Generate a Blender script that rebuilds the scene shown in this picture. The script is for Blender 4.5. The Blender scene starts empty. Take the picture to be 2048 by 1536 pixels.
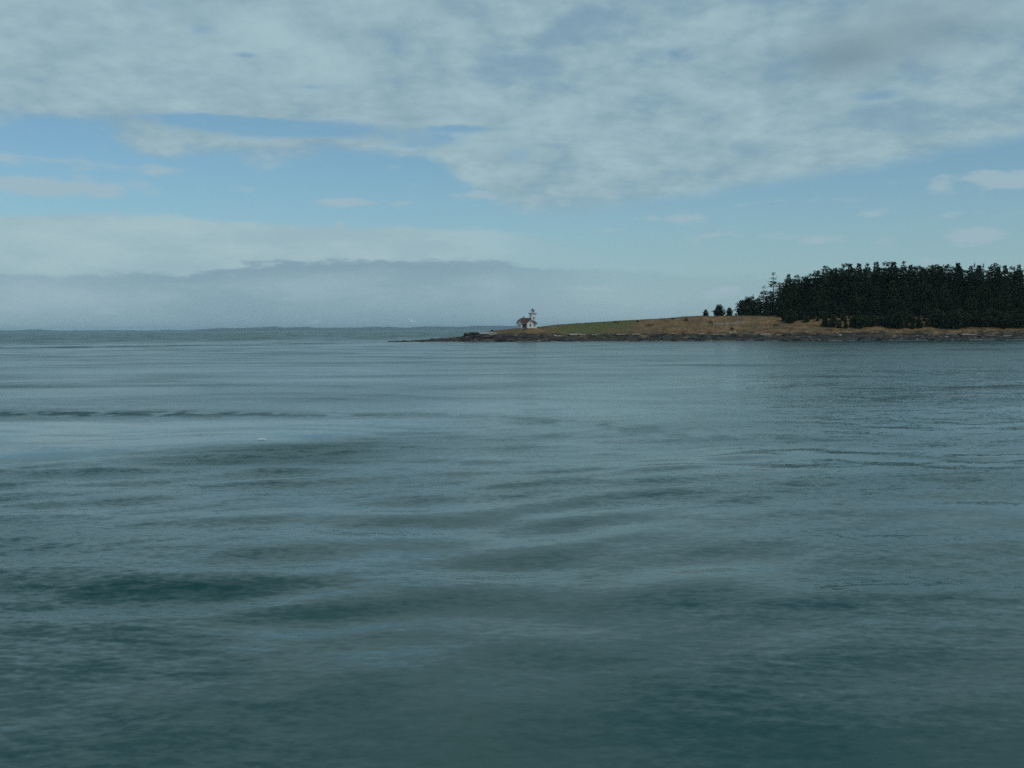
import bpy, bmesh, math, random
import numpy as np
from mathutils import Vector, Matrix

S = bpy.context.scene
C = S.collection
R = math.radians

# ------------------------------------------------------------------ camera
F = 2150.0                                  # focal length, in pixels of the 2048 wide photograph
CAM = Vector((0, 0, 6.7))                   # standing on a boat deck
PITCH, ROLL = math.atan(109.2 / F), 0.0065
fw = Vector((0, math.cos(PITCH), -math.sin(PITCH)))
up0 = Vector((0, math.sin(PITCH), math.cos(PITCH)))
rt0 = Vector((1, 0, 0))
rt = rt0 * math.cos(ROLL) - up0 * math.sin(ROLL)
up = up0 * math.cos(ROLL) + rt0 * math.sin(ROLL)
cam = bpy.data.cameras.new('camera')
cam.sensor_width = 36
cam.lens = 36 * F / 2048
cam.clip_start, cam.clip_end = 0.5, 120000
co = bpy.data.objects.new('camera', cam)
C.objects.link(co)
M = Matrix((rt, up, -fw)).transposed().to_4x4()
M.translation = CAM
co.matrix_world = M
S.camera = co


def at(px, py, Y):
    """world point seen at a pixel of the photograph, at the real distance Y"""
    d = rt * ((px - 1024) / F) + up * ((768 - py) / F) + fw
    return CAM + d * ((Y - CAM.y) / d.y)


def lin(r, g, b, k=1.0):
    f = lambda c: (c / 255 / 12.92 if c <= 10 else ((c / 255 + .055) / 1.055) ** 2.4)
    return (f(r) * k, f(g) * k, f(b) * k, 1)


# ------------------------------------------------------------------ node helper
class NT:
    def __init__(s, tree):
        s.t = tree
        s.n = tree.nodes

    def node(s, typ, **kw):
        n = s.n.new(typ)
        for k, v in kw.items():
            setattr(n, k, v)
        return n

    def put(s, sock, v):
        if isinstance(v, X):
            s.t.links.new(v.s, sock)
        elif isinstance(v, bpy.types.NodeSocket):
            s.t.links.new(v, sock)
        else:
            sock.default_value = v

    def math(s, op, *a):
        n = s.node('ShaderNodeMath', operation=op)
        for i, v in enumerate(a):
            s.put(n.inputs[i], v)
        return X(s, n.outputs[0])

    def mix(s, fac, a, b, blend='MIX'):
        n = s.node('ShaderNodeMix', data_type='RGBA', blend_type=blend)
        s.put(n.inputs[0], fac)
        s.put(n.inputs[6], a)
        s.put(n.inputs[7], b)
        return n.outputs[2]

    def sstep(s, v, lo, hi):
        n = s.node('ShaderNodeMapRange', interpolation_type='SMOOTHSTEP')
        s.put(n.inputs[0], v)
        n.inputs[1].default_value = lo
        n.inputs[2].default_value = hi
        return X(s, n.outputs[0])

    def noise(s, vec, scale, detail=3, rough=.5, dist=0.0, out=0, dim='3D'):
        n = s.node('ShaderNodeTexNoise', noise_dimensions=dim)
        s.put(n.inputs['Vector'], vec)
        n.inputs['Scale'].default_value = scale
        n.inputs['Detail'].default_value = detail
        n.inputs['Roughness'].default_value = rough
        n.inputs['Distortion'].default_value = dist
        return X(s, n.outputs[out])

    def xyz(s, x, y, z=0.0):
        n = s.node('ShaderNodeCombineXYZ')
        s.put(n.inputs[0], x)
        s.put(n.inputs[1], y)
        s.put(n.inputs[2], z)
        return n.outputs[0]

    def sep(s, v):
        n = s.node('ShaderNodeSeparateXYZ')
        s.put(n.inputs[0], v)
        return [X(s, o) for o in n.outputs]

    def curve(s, v, pts):
        n = s.node('ShaderNodeFloatCurve')
        s.put(n.inputs['Value'], v)
        cu = n.mapping.curves[0]
        while len(cu.points) < len(pts):
            cu.points.new(.5, .5)
        for p, (x, y) in zip(cu.points, pts):
            p.location = (x, y)
            p.handle_type = 'AUTO'
        n.mapping.update()
        return X(s, n.outputs[0])


class X:
    def __init__(s, nt, sock):
        s.nt, s.s = nt, sock

    def __add__(s, o): return s.nt.math('ADD', s, o)
    def __radd__(s, o): return s.nt.math('ADD', s, o)
    def __sub__(s, o): return s.nt.math('SUBTRACT', s, o)
    def __rsub__(s, o): return s.nt.math('SUBTRACT', o, s)
    def __mul__(s, o): return s.nt.math('MULTIPLY', s, o)
    def __rmul__(s, o): return s.nt.math('MULTIPLY', s, o)
    def __truediv__(s, o): return s.nt.math('DIVIDE', s, o)


# ------------------------------------------------------------------ sky
SUN_EL, SUN_AZ = 46.0, 128.0                # high, behind the viewer's right shoulder
W = bpy.data.worlds.new('World')
S.world = W
W.use_nodes = True
w = NT(W.node_tree)
w.n.clear()
STR = 0.1
sky = w.node('ShaderNodeTexSky', sky_type='NISHITA')
sky.sun_disc = False
sky.sun_elevation = R(SUN_EL)
sky.sun_rotation = R(SUN_AZ)
sky.air_density, sky.dust_density, sky.ozone_density = 1.0, 0.6, 2.0
tc = w.node('ShaderNodeTexCoord')
dx, dy, dz = w.sep(tc.outputs['Generated'])
az = w.math('ARCTAN2', dx, dy)
hyp = w.math('SQRT', dx * dx + dy * dy)
el = w.math('MAXIMUM', dz, 0.0) / w.math('MAXIMUM', hyp, 0.02)      # tangent of the elevation
el = w.math('MINIMUM', el, 4.0)
A0, A1, TS = -.75, .75, 3.0


def sky_at(px, py):
    a, b = (px - 1024) / F, (665.5 - .0065 * px - py) / F
    return math.atan(a), b / math.sqrt(1 + a * a)


azn = (az - A0) / (A1 - A0)


def edge(pts):
    """elevation of a cloud edge as a function of the compass direction"""
    q = []
    for px, py in pts:
        a, t = sky_at(px, py)
        q.append(((a - A0) / (A1 - A0), t * TS))
    q = [(0.0, q[0][1])] + q + [(1.0, q[-1][1])]
    return w.curve(azn, q) / TS


zz = w.math('MAXIMUM', dz, 0.0) + .27
plane = w.xyz(dx / zz, dy / zz, 0.0)                    # a lumpy cloud sheet in perspective
flat = w.xyz(az, el * 3.2, 0.0)                         # far, low cloud seen from the side
n_big = w.noise(plane, 1.9, 3, .5, 0, 0, '2D')
n_mid = w.noise(plane, 7.0, 6, .59, 0, 0, '2D')
n_fin = w.noise(plane, 30.0, 2, .5, 0, 0, '2D')
n_far = w.noise(flat, 9.0, 4, .6, 0, 0, '2D')
n_far2 = w.noise(flat, 26.0, 4, .6, 0, 0, '2D')
azel = w.xyz(az, el, 0.0)


def blobs(lst):
    """sum of soft elliptical patches"""
    acc = None
    for px, py, rx, ry, k in lst:
        a, t = sky_at(px, py)
        n = w.node('ShaderNodeVectorMath', operation='MULTIPLY_ADD')
        w.put(n.inputs[0], azel)
        n.inputs[1].default_value = (F / rx, F / ry, 0)
        n.inputs[2].default_value = (-a * F / rx, -t * F / ry, 0)
        d_ = w.node('ShaderNodeVectorMath', operation='DOT_PRODUCT')
        w.put(d_.inputs[0], n.outputs[0])
        w.put(d_.inputs[1], n.outputs[0])
        e = w.math('POWER', .36788, d_.outputs['Value'])
        acc = w.math('MULTIPLY_ADD', e, k, acc if acc is not None else 0.0)
    return acc


K = 1 / STR
clear = w.mix(1.0, sky.outputs[0], (.60, .85, .90, 1), 'MULTIPLY')
# pale air towards the horizon
lowair = w.math('EXPONENT', el * -10.0)
col = w.mix(lowair * .80, clear, lin(152, 180, 194, K))
# bright far bank on the left
top = edge([(-300, 420), (0, 428), (150, 424), (300, 432), (450, 440), (600, 448), (720, 450), (860, 456), (980, 458), (1060, 468),
            (1150, 490), (1230, 520), (1320, 560), (1700, 585), (2300, 590)])
mb = w.sstep((top - el) * 75.0 + (n_far - .5) * .5 + (n_far2 - .5) * .8, -.12, .45) * (1.0 - w.sstep(az, sky_at(820, 0)[0], sky_at(1180, 0)[0]) * .75)
bankc = w.mix(w.sstep(n_far, .3, .7), lin(154, 182, 191, K), lin(167, 192, 198, K))
col = w.mix(mb * .92, col, bankc)
# grey blue bank in front of it
top2 = edge([(-300, 548), (0, 545), (200, 545), (390, 541), (480, 529), (600, 522), (690, 522), (760, 517), (870, 521), (960, 522), (1060, 526),
             (1160, 535), (1300, 545), (1500, 552), (2300, 556)])
soft = w.sstep(az, sky_at(880, 0)[0], sky_at(1280, 0)[0])
mb2 = w.sstep((top2 - el) * 80.0 + (n_far2 - .5) * 1.5 + (n_far - .5) * .5, -.10, .35) * (1.0 - soft * .75) * (.55 + .45 * w.sstep(az, sky_at(60, 0)[0], sky_at(480, 0)[0]))
greyc = w.mix(w.sstep(n_far, .3, .7), lin(136, 165, 179, K), lin(148, 176, 187, K))
greyc = w.mix(w.sstep(top2 - el + (n_far2 - .5) * .01, .004, .024), lin(127, 156, 174, K), greyc)
greyc = w.mix(w.sstep(el, .0, .045), lin(126, 156, 172, K), greyc)
col = w.mix(mb2 * .85, col, greyc)
# small loose clouds in the clear band
puff = blobs([(692, 406, 62, 10, .9), (1375, 438, 60, 13, 1.0), (1235, 461, 40, 8, .6), (1125, 481, 45, 8, .6), (1745, 425, 36, 13, .8),
              (1905, 428, 48, 9, .7), (2015, 366, 60, 17, 1.05), (1955, 356, 32, 13, .8), (1880, 368, 24, 16, .8), (1940, 472, 60, 18, .9), (1450, 580, 45, 11, 1.0),
              (1470, 472, 110, 9, .6), (1660, 482, 90, 10, .6), (1160, 578, 60, 9, .6), (95, 376, 190, 18, 1.3),
              (960, 392, 70, 14, .8), (340, 343, 90, 9, .7), (90, 322, 150, 10, .6), (685, 449, 14, 6, 1.1), (2230, 420, 120, 25, .9)])
mp = w.sstep(puff + (n_far2 - .5) * 2.0 + (n_far - .5) * .5, .20, .95)
col = w.mix(mp * .8, col, lin(160, 184, 195, K))
# the high deck, its clean edge running down from the right
low = edge([(-300, 255), (0, 258), (120, 262), (205, 275), (300, 318), (450, 330), (600, 334), (740, 322), (850, 326), (910, 352), (960, 392), (1040, 432),
            (1140, 440), (1250, 425), (1350, 410), (1500, 386), (1650, 361), (1800, 336), (1930, 308), (2048, 288), (2300, 240)])
right = w.sstep(az, sky_at(850, 0)[0], sky_at(1250, 0)[0])
rag = 1.0 - right * .80
d = (el - low) * 45.0 + ((n_mid - .5) * 1.6 + (n_far - .5) * 1.0 + (n_big - .5) * .6) * rag
gaps = blobs([(590, 263, 240, 20, 1.3), (400, 243, 130, 12, .9), (860, 290, 85, 18, .75), (950, 262, 100, 9, .7), (420, 68, 42, 30, .62), (350, 22, 80, 22, .45),
              (1352, 118, 24, 16, .75), (1745, 197, 60, 15, .7), (60, 272, 170, 10, .8), (1035, 315, 60, 30, .6), (505, 120, 34, 9, .7), (215, 95, 90, 14, .5), (640, 180, 160, 12, .45)])
high = w.sstep(el, .32, .8)
cover = n_big * .6 + n_mid * .5 - high * .10          # more broken overhead
holes = w.sstep(cover, .40, .53)
md = w.sstep(d, -.15, .75) * (1.0 - w.sstep(gaps + (n_mid - .5) * 1.1 + (n_fin - .5) * .5, .30, 1.0) * .9) * (holes * (.26 + .54 * high) + (.74 - .54 * high))
shade = n_mid * .64 + n_fin * .16 + n_big * .34
deckc = w.mix(w.sstep(shade, .32, .84), lin(135, 164, 178, K), lin(165, 192, 199, K))
grey = blobs([(1700, 105, 120, 50, 1.0), (1860, 60, 130, 60, 1.0), (1680, 130, 70, 30, 1.0)])
deckc = w.mix(grey * .45, deckc, lin(122, 146, 158, K))
col = w.mix(md * .95, col, deckc)
bg = w.node('ShaderNodeBackground')
w.put(bg.inputs[0], col)
bg.inputs[1].default_value = STR
W.cycles.sampling_method = 'NONE'                       # an even sky: found by the bounces themselves
wo = w.node('ShaderNodeOutputWorld')
w.t.links.new(bg.outputs[0], wo.inputs[0])

# ------------------------------------------------------------------ sun through thin cloud
sl = bpy.data.lights.new('sun', 'SUN')
sl.energy = 1.0
sl.angle = R(10)
sl.color = (1.0, .96, .90)
so = bpy.data.objects.new('sun', sl)
C.objects.link(so)
sv = Vector((math.sin(R(SUN_AZ)) * math.cos(R(SUN_EL)), math.cos(R(SUN_AZ)) * math.cos(R(SUN_EL)), math.sin(R(SUN_EL))))
so.rotation_euler = (-sv).to_track_quat('-Z', 'Y').to_euler()
so.location = (200, -200, 300)

S.view_settings.view_transform = 'Standard'
S.view_settings.look = 'None'
S.view_settings.exposure = 0
S.view_settings.gamma = 1
S.view_settings.use_curve_mapping = False
S.render.engine = 'CYCLES'
S.cycles.max_bounces = 5
S.cycles.volume_bounces = 1
S.cycles.use_denoising = False
S.cycles.adaptive_threshold = .02

# ------------------------------------------------------------------ numpy noise
def vnoise(x, y, seed=0):
    xi, yi = np.floor(x), np.floor(y)
    fx, fy = x - xi, y - yi
    fx, fy = fx * fx * (3 - 2 * fx), fy * fy * (3 - 2 * fy)

    def h(a, b):
        v = np.sin(a * 127.1 + b * 311.7 + seed * 74.7) * 43758.5453
        return v - np.floor(v)
    return (h(xi, yi) * (1 - fx) + h(xi + 1, yi) * fx) * (1 - fy) + (h(xi, yi + 1) * (1 - fx) + h(xi + 1, yi + 1) * fx) * fy


def fbm(x, y, seed=0, oct=4):
    s, a, t = 0, 1, 0
    for i in range(oct):
        s = s + a * vnoise(x, y, seed + i * 13)
        t += a
        a *= .5
        x, y = x * 2.03 + 5.1, y * 2.03 - 3.7
    return s / t


def sm(v, lo, hi):
    t = np.clip((v - lo) / (hi - lo), 0, 1)
    return t * t * (3 - 2 * t)


# ------------------------------------------------------------------ mesh helpers
def mat(name):
    m = bpy.data.materials.new(name)
    m.use_nodes = True
    nt = NT(m.node_tree)
    return m, nt, m.node_tree.nodes['Principled BSDF']


def plain(name, color, rough=.8, var=.12, scale=3.0):
    m, nt, b = mat(name)
    tcn = nt.node('ShaderNodeTexCoord')
    n = nt.noise(tcn.outputs['Object'], scale, 4, .6)
    c = nt.mix(nt.sstep(n, .3, .7), tuple(v * (1 - var) for v in color[:3]) + (1,), tuple(min(1, v * (1 + var)) for v in color[:3]) + (1,))
    nt.put(b.inputs['Base Color'], c)
    b.inputs['Roughness'].default_value = rough
    return m


def link(name, me, material=None, parent=None):
    o = bpy.data.objects.new(name, me)
    C.objects.link(o)
    if material:
        me.materials.clear()
        me.materials.append(material)
    if parent:
        o.parent = parent
    return o


def tag(o, label=None, cat=None, group=None, kind=None):
    for k, v in (('label', label), ('category', cat), ('group', group), ('kind', kind)):
        if v:
            o[k] = v
    return o


def empty(name, loc, rz=0.0):
    o = bpy.data.objects.new(name, None)
    C.objects.link(o)
    o.location = loc
    o.rotation_euler = (0, 0, rz)
    o.empty_display_size = .5
    return o


def np_mesh(name, V, Fq, smooth=True):
    """V (n,3), Fq (m,k)"""
    me = bpy.data.meshes.new(name)
    k = Fq.shape[1]
    me.vertices.add(len(V))
    me.vertices.foreach_set('co', np.asarray(V, dtype=np.float32).ravel())
    me.loops.add(Fq.size)
    me.loops.foreach_set('vertex_index', Fq.astype(np.int32).ravel())
    me.polygons.add(len(Fq))
    me.polygons.foreach_set('loop_start', np.arange(0, Fq.size, k, dtype=np.int32))
    me.polygons.foreach_set('loop_total', np.full(len(Fq), k, dtype=np.int32))
    me.update(calc_edges=True)
    me.polygons.foreach_set('use_smooth', np.full(len(Fq), smooth, dtype=bool))
    return me


def fattr(me, name, vals):
    a = me.attributes.new(name, 'FLOAT', 'POINT')
    a.data.foreach_set('value', np.asarray(vals, dtype=np.float32).ravel())


class MB:
    """collects shapes for one mesh"""
    def __init__(s):
        s.v, s.f = [], []

    def box(s, x0, x1, y0, y1, z0, z1):
        i = len(s.v)
        s.v += [(x, y, z) for z in (z0, z1) for x, y in ((x0, y0), (x1, y0), (x1, y1), (x0, y1))]
        s.f += [tuple(i + k for k in q) for q in ((3, 2, 1, 0), (4, 5, 6, 7), (0, 1, 5, 4), (1, 2, 6, 5), (2, 3, 7, 6), (3, 0, 4, 7))]
        return s

    def ring(s, pts):
        i = len(s.v)
        s.v += pts
        return list(range(i, i + len(pts)))

    def loft(s, rings, cap=True):
        ids = [s.ring(r) for r in rings]
        for a, b in zip(ids, ids[1:]):
            n = len(a)
            for k in range(n):
                s.f.append((a[k], a[(k + 1) % n], b[(k + 1) % n], b[k]))
        if cap:
            s.f.append(tuple(reversed(ids[0])))
            s.f.append(tuple(ids[-1]))
        return s

    def ngon(s, cx, cy, prof, n=8, ph=0.0):
        return s.loft([[(cx + r * math.cos(ph + 2 * math.pi * k / n), cy + r * math.sin(ph + 2 * math.pi * k / n), z) for k in range(n)] for r, z in prof])

    def tube(s, pts, rad, n=6):
        rings = []
        for i, p in enumerate(pts):
            p = Vector(p)
            d = (Vector(pts[min(i + 1, len(pts) - 1)]) - Vector(pts[max(i - 1, 0)])).normalized()
            a = d.orthogonal().normalized()
            b = d.cross(a)
            r = rad[i]
            rings.append([tuple(p + (a * math.cos(2 * math.pi * k / n) + b * math.sin(2 * math.pi * k / n)) * r) for k in range(n)])
        return s.loft(rings)

    def slab(s, poly, th):
        """a polygon given thickness downwards"""
        n = len(poly)
        a = s.ring(list(poly))
        b = s.ring([(x, y, z - th) for x, y, z in poly])
        s.f.append(tuple(a))
        s.f.append(tuple(reversed(b)))
        for k in range(n):
            s.f.append((a[k], b[k], b[(k + 1) % n], a[(k + 1) % n]))
        return s

    def mesh(s, name):
        me = bpy.data.meshes.new(name)
        me.from_pydata(s.v, [], s.f)
        me.update()
        bm = bmesh.new()
        bm.from_mesh(me)
        bmesh.ops.recalc_face_normals(bm, faces=bm.faces)
        bm.to_mesh(me)
        bm.free()
        return me

    def build(s, name, m, parent=None):
        return link(name, s.mesh(name), m, parent)


# ================================================================== THE SEA
rng = np.random.default_rng(7)
HF = CAM.z * F
fine = np.radians(np.linspace(-33, 33, 1001))
rest = np.radians(np.linspace(33, 327, 74))[1:-1]
ang = np.concatenate([fine, rest])                         # clockwise from +Y
pixr = np.arange(900, 6, -1.5)
rad = np.concatenate([np.linspace(2, HF / 900, 22)[:-1], HF / pixr, np.geomspace(HF / 6, 38000, 14)[1:]])
nr, na = len(rad), len(ang)
dr = np.gradient(rad)
RR, AA = np.meshgrid(rad, ang, indexing='ij')
DR = np.repeat(dr[:, None], na, 1)
sx, sy = RR * np.sin(AA), RR * np.cos(AA)


def seg_dist(x, y, pts):
    best = None
    for (x0, y0), (x1, y1) in zip(pts, pts[1:]):
        vx, vy = x1 - x0, y1 - y0
        t = np.clip(((x - x0) * vx + (y - y0) * vy) / (vx * vx + vy * vy), 0, 1)
        d_ = np.hypot(x - x0 - t * vx, y - y0 - t * vy)
        best = d_ if best is None else np.minimum(best, d_)
    return best


# tidal stream: patches of smooth upwelling water between ripples and rips
wx = sx + 2.6 * np.sin(sy / 17 + .6) + 1.6 * np.sin((sx + sy) / 23 + 2) + 4 * (fbm(sx / 26, sy / 26, 3, 2) - .5)
wy = sy + 2.0 * np.sin(sx / 15 + 1.1) + 1.5 * np.sin((sx - sy) / 19) + 7 * (fbm(sx / 15, sy / 15, 9, 2) - .5)
patch = fbm(wx / 17, wy / 9, 21, 4)
patch2 = fbm(wx / 70, wy / 45, 33, 3)
chop = .14 + .34 * sm(patch, .42, .72) + .3 * (patch2 - .5) + .55 * sm(RR + 60 * (patch2 - .5), 95, 230) + .75 * sm(sy - np.interp(sx, [-300, -75, 0], [470, 600, 700]) + 160 * (fbm(sx / 60, sy / 90, 81, 3) - .5), -20, 420) + .24 * sm(-sx / np.maximum(sy, 5), .0, .45) * (1 - sm(RR, 60, 150))
slick = sm(sy - np.interp(sx, [-60, -30, -18, -9, 2], [38, 49, 60, 68, 76]), -1.5, 3) * (1 - sm(sy + .3 * (wy - sy), 79, 84)) * (1 - sm(sx, -12, 2))
slick2 = np.exp(-(seg_dist(sx, sy, [(-30, 47), (-19, 58), (-9, 69), (2, 74)]) / 1.8) ** 2)
boil = np.exp(-(((sx - 4) / 5) ** 2 + ((sy - 25) / 2.6) ** 2) ** 2)
rip1 = (1 - .6 * sm(sx, -10, 0)) * np.exp(-(seg_dist(sx + .6 * (wx - sx), sy + .45 * (wy - sy), [(-70, 88), (-42, 88), (-20, 87.5), (-5, 86), (6, 70), (14, 66)]) / 2.8) ** 2)
rip2 = np.exp(-(seg_dist(sx, sy, [(-420, 430), (-218, 462), (-130, 520), (-75, 590)]) / (9 + 14 * sm(-sx, 80, 260))) ** 2)
rip3 = np.exp(-(seg_dist(sx, sy + .4 * (wy - sy), [(-70, 133), (-34, 131), (-20, 128)]) / 3.5) ** 2) * .6
rip4 = np.exp(-(seg_dist(wx, wy, [(16, 56), (20, 54), (24, 50)]) / 1.0) ** 2) * .8
darkl = np.exp(-(((sx + 13) / 7) ** 2 + ((sy - 58) / 6) ** 2) ** 2) * .6
chop = chop * (1 - .93 * slick) * (1 - .5 * slick2) * (1 - .3 * boil) + 1.5 * rip1 * sm(fbm(sx / 1.3, sy / 2.6, 91, 4), .34, .62) + 2.2 * rip2 * (.35 + .65 * sm(fbm(sx / 9, sy / 12, 95, 3), .35, .6)) + 1.6 * rip3 + rip4 + darkl
chop += .30 * sm(-sx, -4, 12) * sm(sy, 36, 50) * (1 - sm(sy, 120, 170)) * (1 - slick) * (.5 + patch)
chop += .28 * slick * sm(fbm(wx / 8, wy / 1.7, 101, 3), .50, .68)
chop = np.clip(chop, .04, 3.0)
swell = (.5 + .75 * sm(patch2, .35, .65)) * (.74 + .3 * sm(-sx / np.maximum(sy, 5), -.15, .35)) * (1 - .85 * slick) + .4 * rip1 + .5 * rip4
swell = swell * (1 + .35 * (1 - sm(RR, 20, 48)))
sz = np.zeros_like(sx)
NC = 64
lam = np.geomspace(.8, 11, NC)
th = rng.normal(0, .62, NC)
ph = rng.uniform(0, 2 * np.pi, NC)
sl_ = .013 * rng.uniform(.6, 1.4, NC) * np.where(lam > 5, .72, 1.0) * np.where(lam > 7, .6, 1.0)
for i in range(NC):
    k = 2 * np.pi / lam[i]
    wgt = sm(lam[i] / DR, 2.2, 4.5)
    arg = k * (np.sin(th[i]) * wx + np.cos(th[i]) * wy) + ph[i]
    mod = swell if lam[i] > 2.5 else chop * .8
    sz += wgt * mod * (sl_[i] / k) * np.sin(arg)
for lm, t_, p_, s_ in ((24, .3, 1, .012), (37, -.4, 2, .010), (17, -.9, 4, .014)):
    k = 2 * np.pi / lm
    sz += sm(lm / DR, 2.2, 4.5) * s_ / k * np.sin(k * (np.sin(t_) * wx + np.cos(t_) * wy) + p_)
rip_l = np.geomspace(.22, .8, 40)
for lm in rip_l:                                           # small wind ripples in the patches
    k = 2 * np.pi / lm
    t_, p_ = rng.normal(.1, .5), rng.uniform(0, 6.28)
    row = np.where(lm / dr > 2.2)[0]
    if len(row):
        r1 = row.max() + 1
        sz[:r1] += sm(lm / DR[:r1], 2.2, 4.5) * np.minimum(chop[:r1], 1.2) * (.012 / k) * np.sin(k * (math.sin(t_) * wx[:r1] + math.cos(t_) * wy[:r1]) + p_)
sz *= 1 - .62 * sm(RR, 42, 105)
V = np.stack([sx, sy, sz], -1).reshape(-1, 3)
V = np.vstack([V, [[0, 0, 0]]])
ii, jj = np.meshgrid(np.arange(nr - 1), np.arange(na), indexing='ij')
j2 = (jj + 1) % na
Q = np.stack([ii * na + jj, ii * na + j2, (ii + 1) * na + j2, (ii + 1) * na + jj], -1).reshape(-1, 4)[:, ::-1]
me = np_mesh('water', V, Q)
fattr(me, 'chop', np.append(chop.ravel(), .5))
m_sea, nt, b = mat('sea_water')
geo = nt.node('ShaderNodeNewGeometry')
pos = geo.outputs['Position']
at_ = nt.node('ShaderNodeAttribute', attribute_name='chop')
ch = X(nt, at_.outputs['Fac'])
px_, py_, pz_ = nt.sep(pos)
pstr = nt.xyz(px_ * .55, py_, 0.0)
ca = nt.noise(pstr, 6.0, 3, .6, 0, out=1)
cb = nt.noise(pstr, 1.3, 1, .5, 0, out=1)
cc = nt.noise(pstr, .33, 1, .5, 0, out=1)
pt = nt.noise(nt.xyz(px_ * .35, py_, 0.0), .06, 4, .6, .5)
pat = nt.sstep(pt, .34, .66) * .8 + .6
ax_, ay_, az_ = nt.sep(ca.s)
bx_, by_, bz_ = nt.sep(cb.s)
cx_, cy_, cz_ = nt.sep(cc.s)
sa = (ch * .60 + .07) * pat
sb = ch * pat * .30
sc = pat * .08
gx = (ax_ - .5) * sa + (bx_ - .5) * sb + (cx_ - .5) * sc
gy = (ay_ - .5) * sa + (by_ - .5) * sb + (cy_ - .5) * sc
va = nt.node('ShaderNodeVectorMath', operation='ADD')
nt.put(va.inputs[0], geo.outputs['Normal'])
nt.put(va.inputs[1], nt.xyz(gx, gy, 0.0))
vn = nt.node('ShaderNodeVectorMath', operation='NORMALIZE')
nt.put(vn.inputs[0], va.outputs[0])
nt.put(b.inputs['Normal'], vn.outputs[0])
b.inputs['Base Color'].default_value = (.008, .058, .050, 1)
nt.put(b.inputs['Roughness'], nt.math('MINIMUM', ch * pat * .16 + .10, .5))
b.inputs['IOR'].default_value = 1.333
sea = tag(link('water', me, m_sea), 'grey green sea with tidal ripples and smooth slicks', None, None, 'structure')

# ================================================================== THE ISLAND
SHX = np.array([-200, -71, -23, 34, 117, 174, 251, 420, 700.])
SHY = np.array([640, 613, 585, 576, 552, 539, 528, 505, 470.])
RDX = np.array([-200, -78, -71, -50, -30, -23, -8, 3, 14, 26, 40, 66, 90, 108, 140, 175, 210, 260, 330, 700.])     # crest heights along the island
RDZ = np.array([-1.5, -.6, .15, 1.2, 2.7, 4.7, 6.0, 7.1, 7.5, 8.9, 10.0, 11.0, 12.2, 13.5, 13.3, 13.0, 13.0, 13.0, 13.0, 13.])
BKX = np.array([-200, -78, -71, -50, -23, 10, 60, 120, 400, 700.])
BKY = np.array([630, 612, 622, 632, 655, 690, 760, 830, 900, 900.])


def terrain(x, y):
    x, y = np.asarray(x, float), np.asarray(y, float)
    wob = 5.0 * (fbm(x / 22, y / 22, 2, 3) - .5) + 2.2 * (fbm(x / 5, y / 5, 6, 2) - .5)
    s = y - np.interp(x, SHX, SHY) + wob * sm(x, -75, -30)
    bk = np.interp(x, BKX, BKY) - y
    rz = np.interp(x, RDX, RDZ) + .9 * (fbm(x / 13, y * 0 + 3, 11, 3) - .5) * sm(x, -40, 20)
    bank = np.minimum(rz * .95, 3.3 + .9 * (fbm(x / 14, y / 30, 17, 3) - .5) + .9 * sm(x, -35, -20) * (1 - sm(x, 0, 40)))
    bank = np.maximum(bank, np.minimum(rz, .3))
    beach = np.minimum(1.25, rz * .8) * sm(s, -1, 13)
    z = beach + (bank - beach) * sm(s + 3 * (fbm(x / 7, y / 7, 31, 3) - .5), 12, 21)
    z = z + (rz - bank) * sm(s, 18, 62)
    z = np.where(s < 0, s * .14, z)
    z = z * sm(bk, -14, 6) - 2.2 * (1 - sm(bk, -14, 6))
    rough = sm(s, 0, 4) * (1 - sm(s, 22, 34)) * sm(bk, -5, 8)
    rock = (fbm(x / 3.2, y / 2.2, 41, 4) - .5) * 1.7
    strat = np.abs(((z + .5 * fbm(x / 9, y / 9, 51, 2)) * 1.5) % 1 - .5) - .25
    z = z + rough * (rock + strat * .7) * np.clip(rz / 4, .2, 1)
    z = z + (fbm(x / 4, y / 4, 61, 3) - .5) * .5 * sm(s, 24, 40)
    lv = np.exp(-(((x - 9.5) / 9) ** 2 + ((y - 617) / 7) ** 2) ** 2)
    z = z + (7.3 - z) * lv * sm(z, 3, 5)
    return z, s


gx_ = np.concatenate([np.arange(-95, -50, 1.0), np.arange(-50, 330, .8), np.arange(330, 640, 6)])
gy_ = np.concatenate([np.arange(462, 640, .9), np.arange(640, 700, 2.0), np.arange(700, 930, 8.0)])
GX, GY = np.meshgrid(gx_, gy_, indexing='ij')
GZ, GS = terrain(GX, GY)
GZ = np.maximum(GZ, -2.4)
nx, ny = GX.shape
ii, jj = np.meshgrid(np.arange(nx - 1), np.arange(ny - 1), indexing='ij')
Q = np.stack([ii * ny + jj, (ii + 1) * ny + jj, (ii + 1) * ny + jj + 1, ii * ny + jj + 1], -1).reshape(-1, 4)
keep = (GZ.reshape(-1)[Q] > -2.3).any(1)
me = np_mesh('island_ground', np.stack([GX, GY, GZ], -1).reshape(-1, 3), Q[keep])
fattr(me, 'inland', GS)
green = np.exp(-(((GX - 48) / 24) ** 2 + ((GY - 622) / 18) ** 2)) * 1.1 + .5 * np.exp(-(((GX - 5) / 12) ** 2 + ((GY - 607) / 7) ** 2)) + .9 * (fbm(GX / 9, GY / 9, 71, 4) - .52)
fattr(me, 'green', green)
m_gr, nt, b = mat('island_ground')
geo = nt.node('ShaderNodeNewGeometry')
pos = geo.outputs['Position']
x_, y_, z_ = nt.sep(pos)
inl = X(nt, nt.node('ShaderNodeAttribute', attribute_name='inland').outputs['Fac'])
grn = X(nt, nt.node('ShaderNodeAttribute', attribute_name='green').outputs['Fac'])
n1 = nt.noise(pos, .22, 5, .65)
n2 = nt.noise(pos, 1.1, 4, .65)
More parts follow.
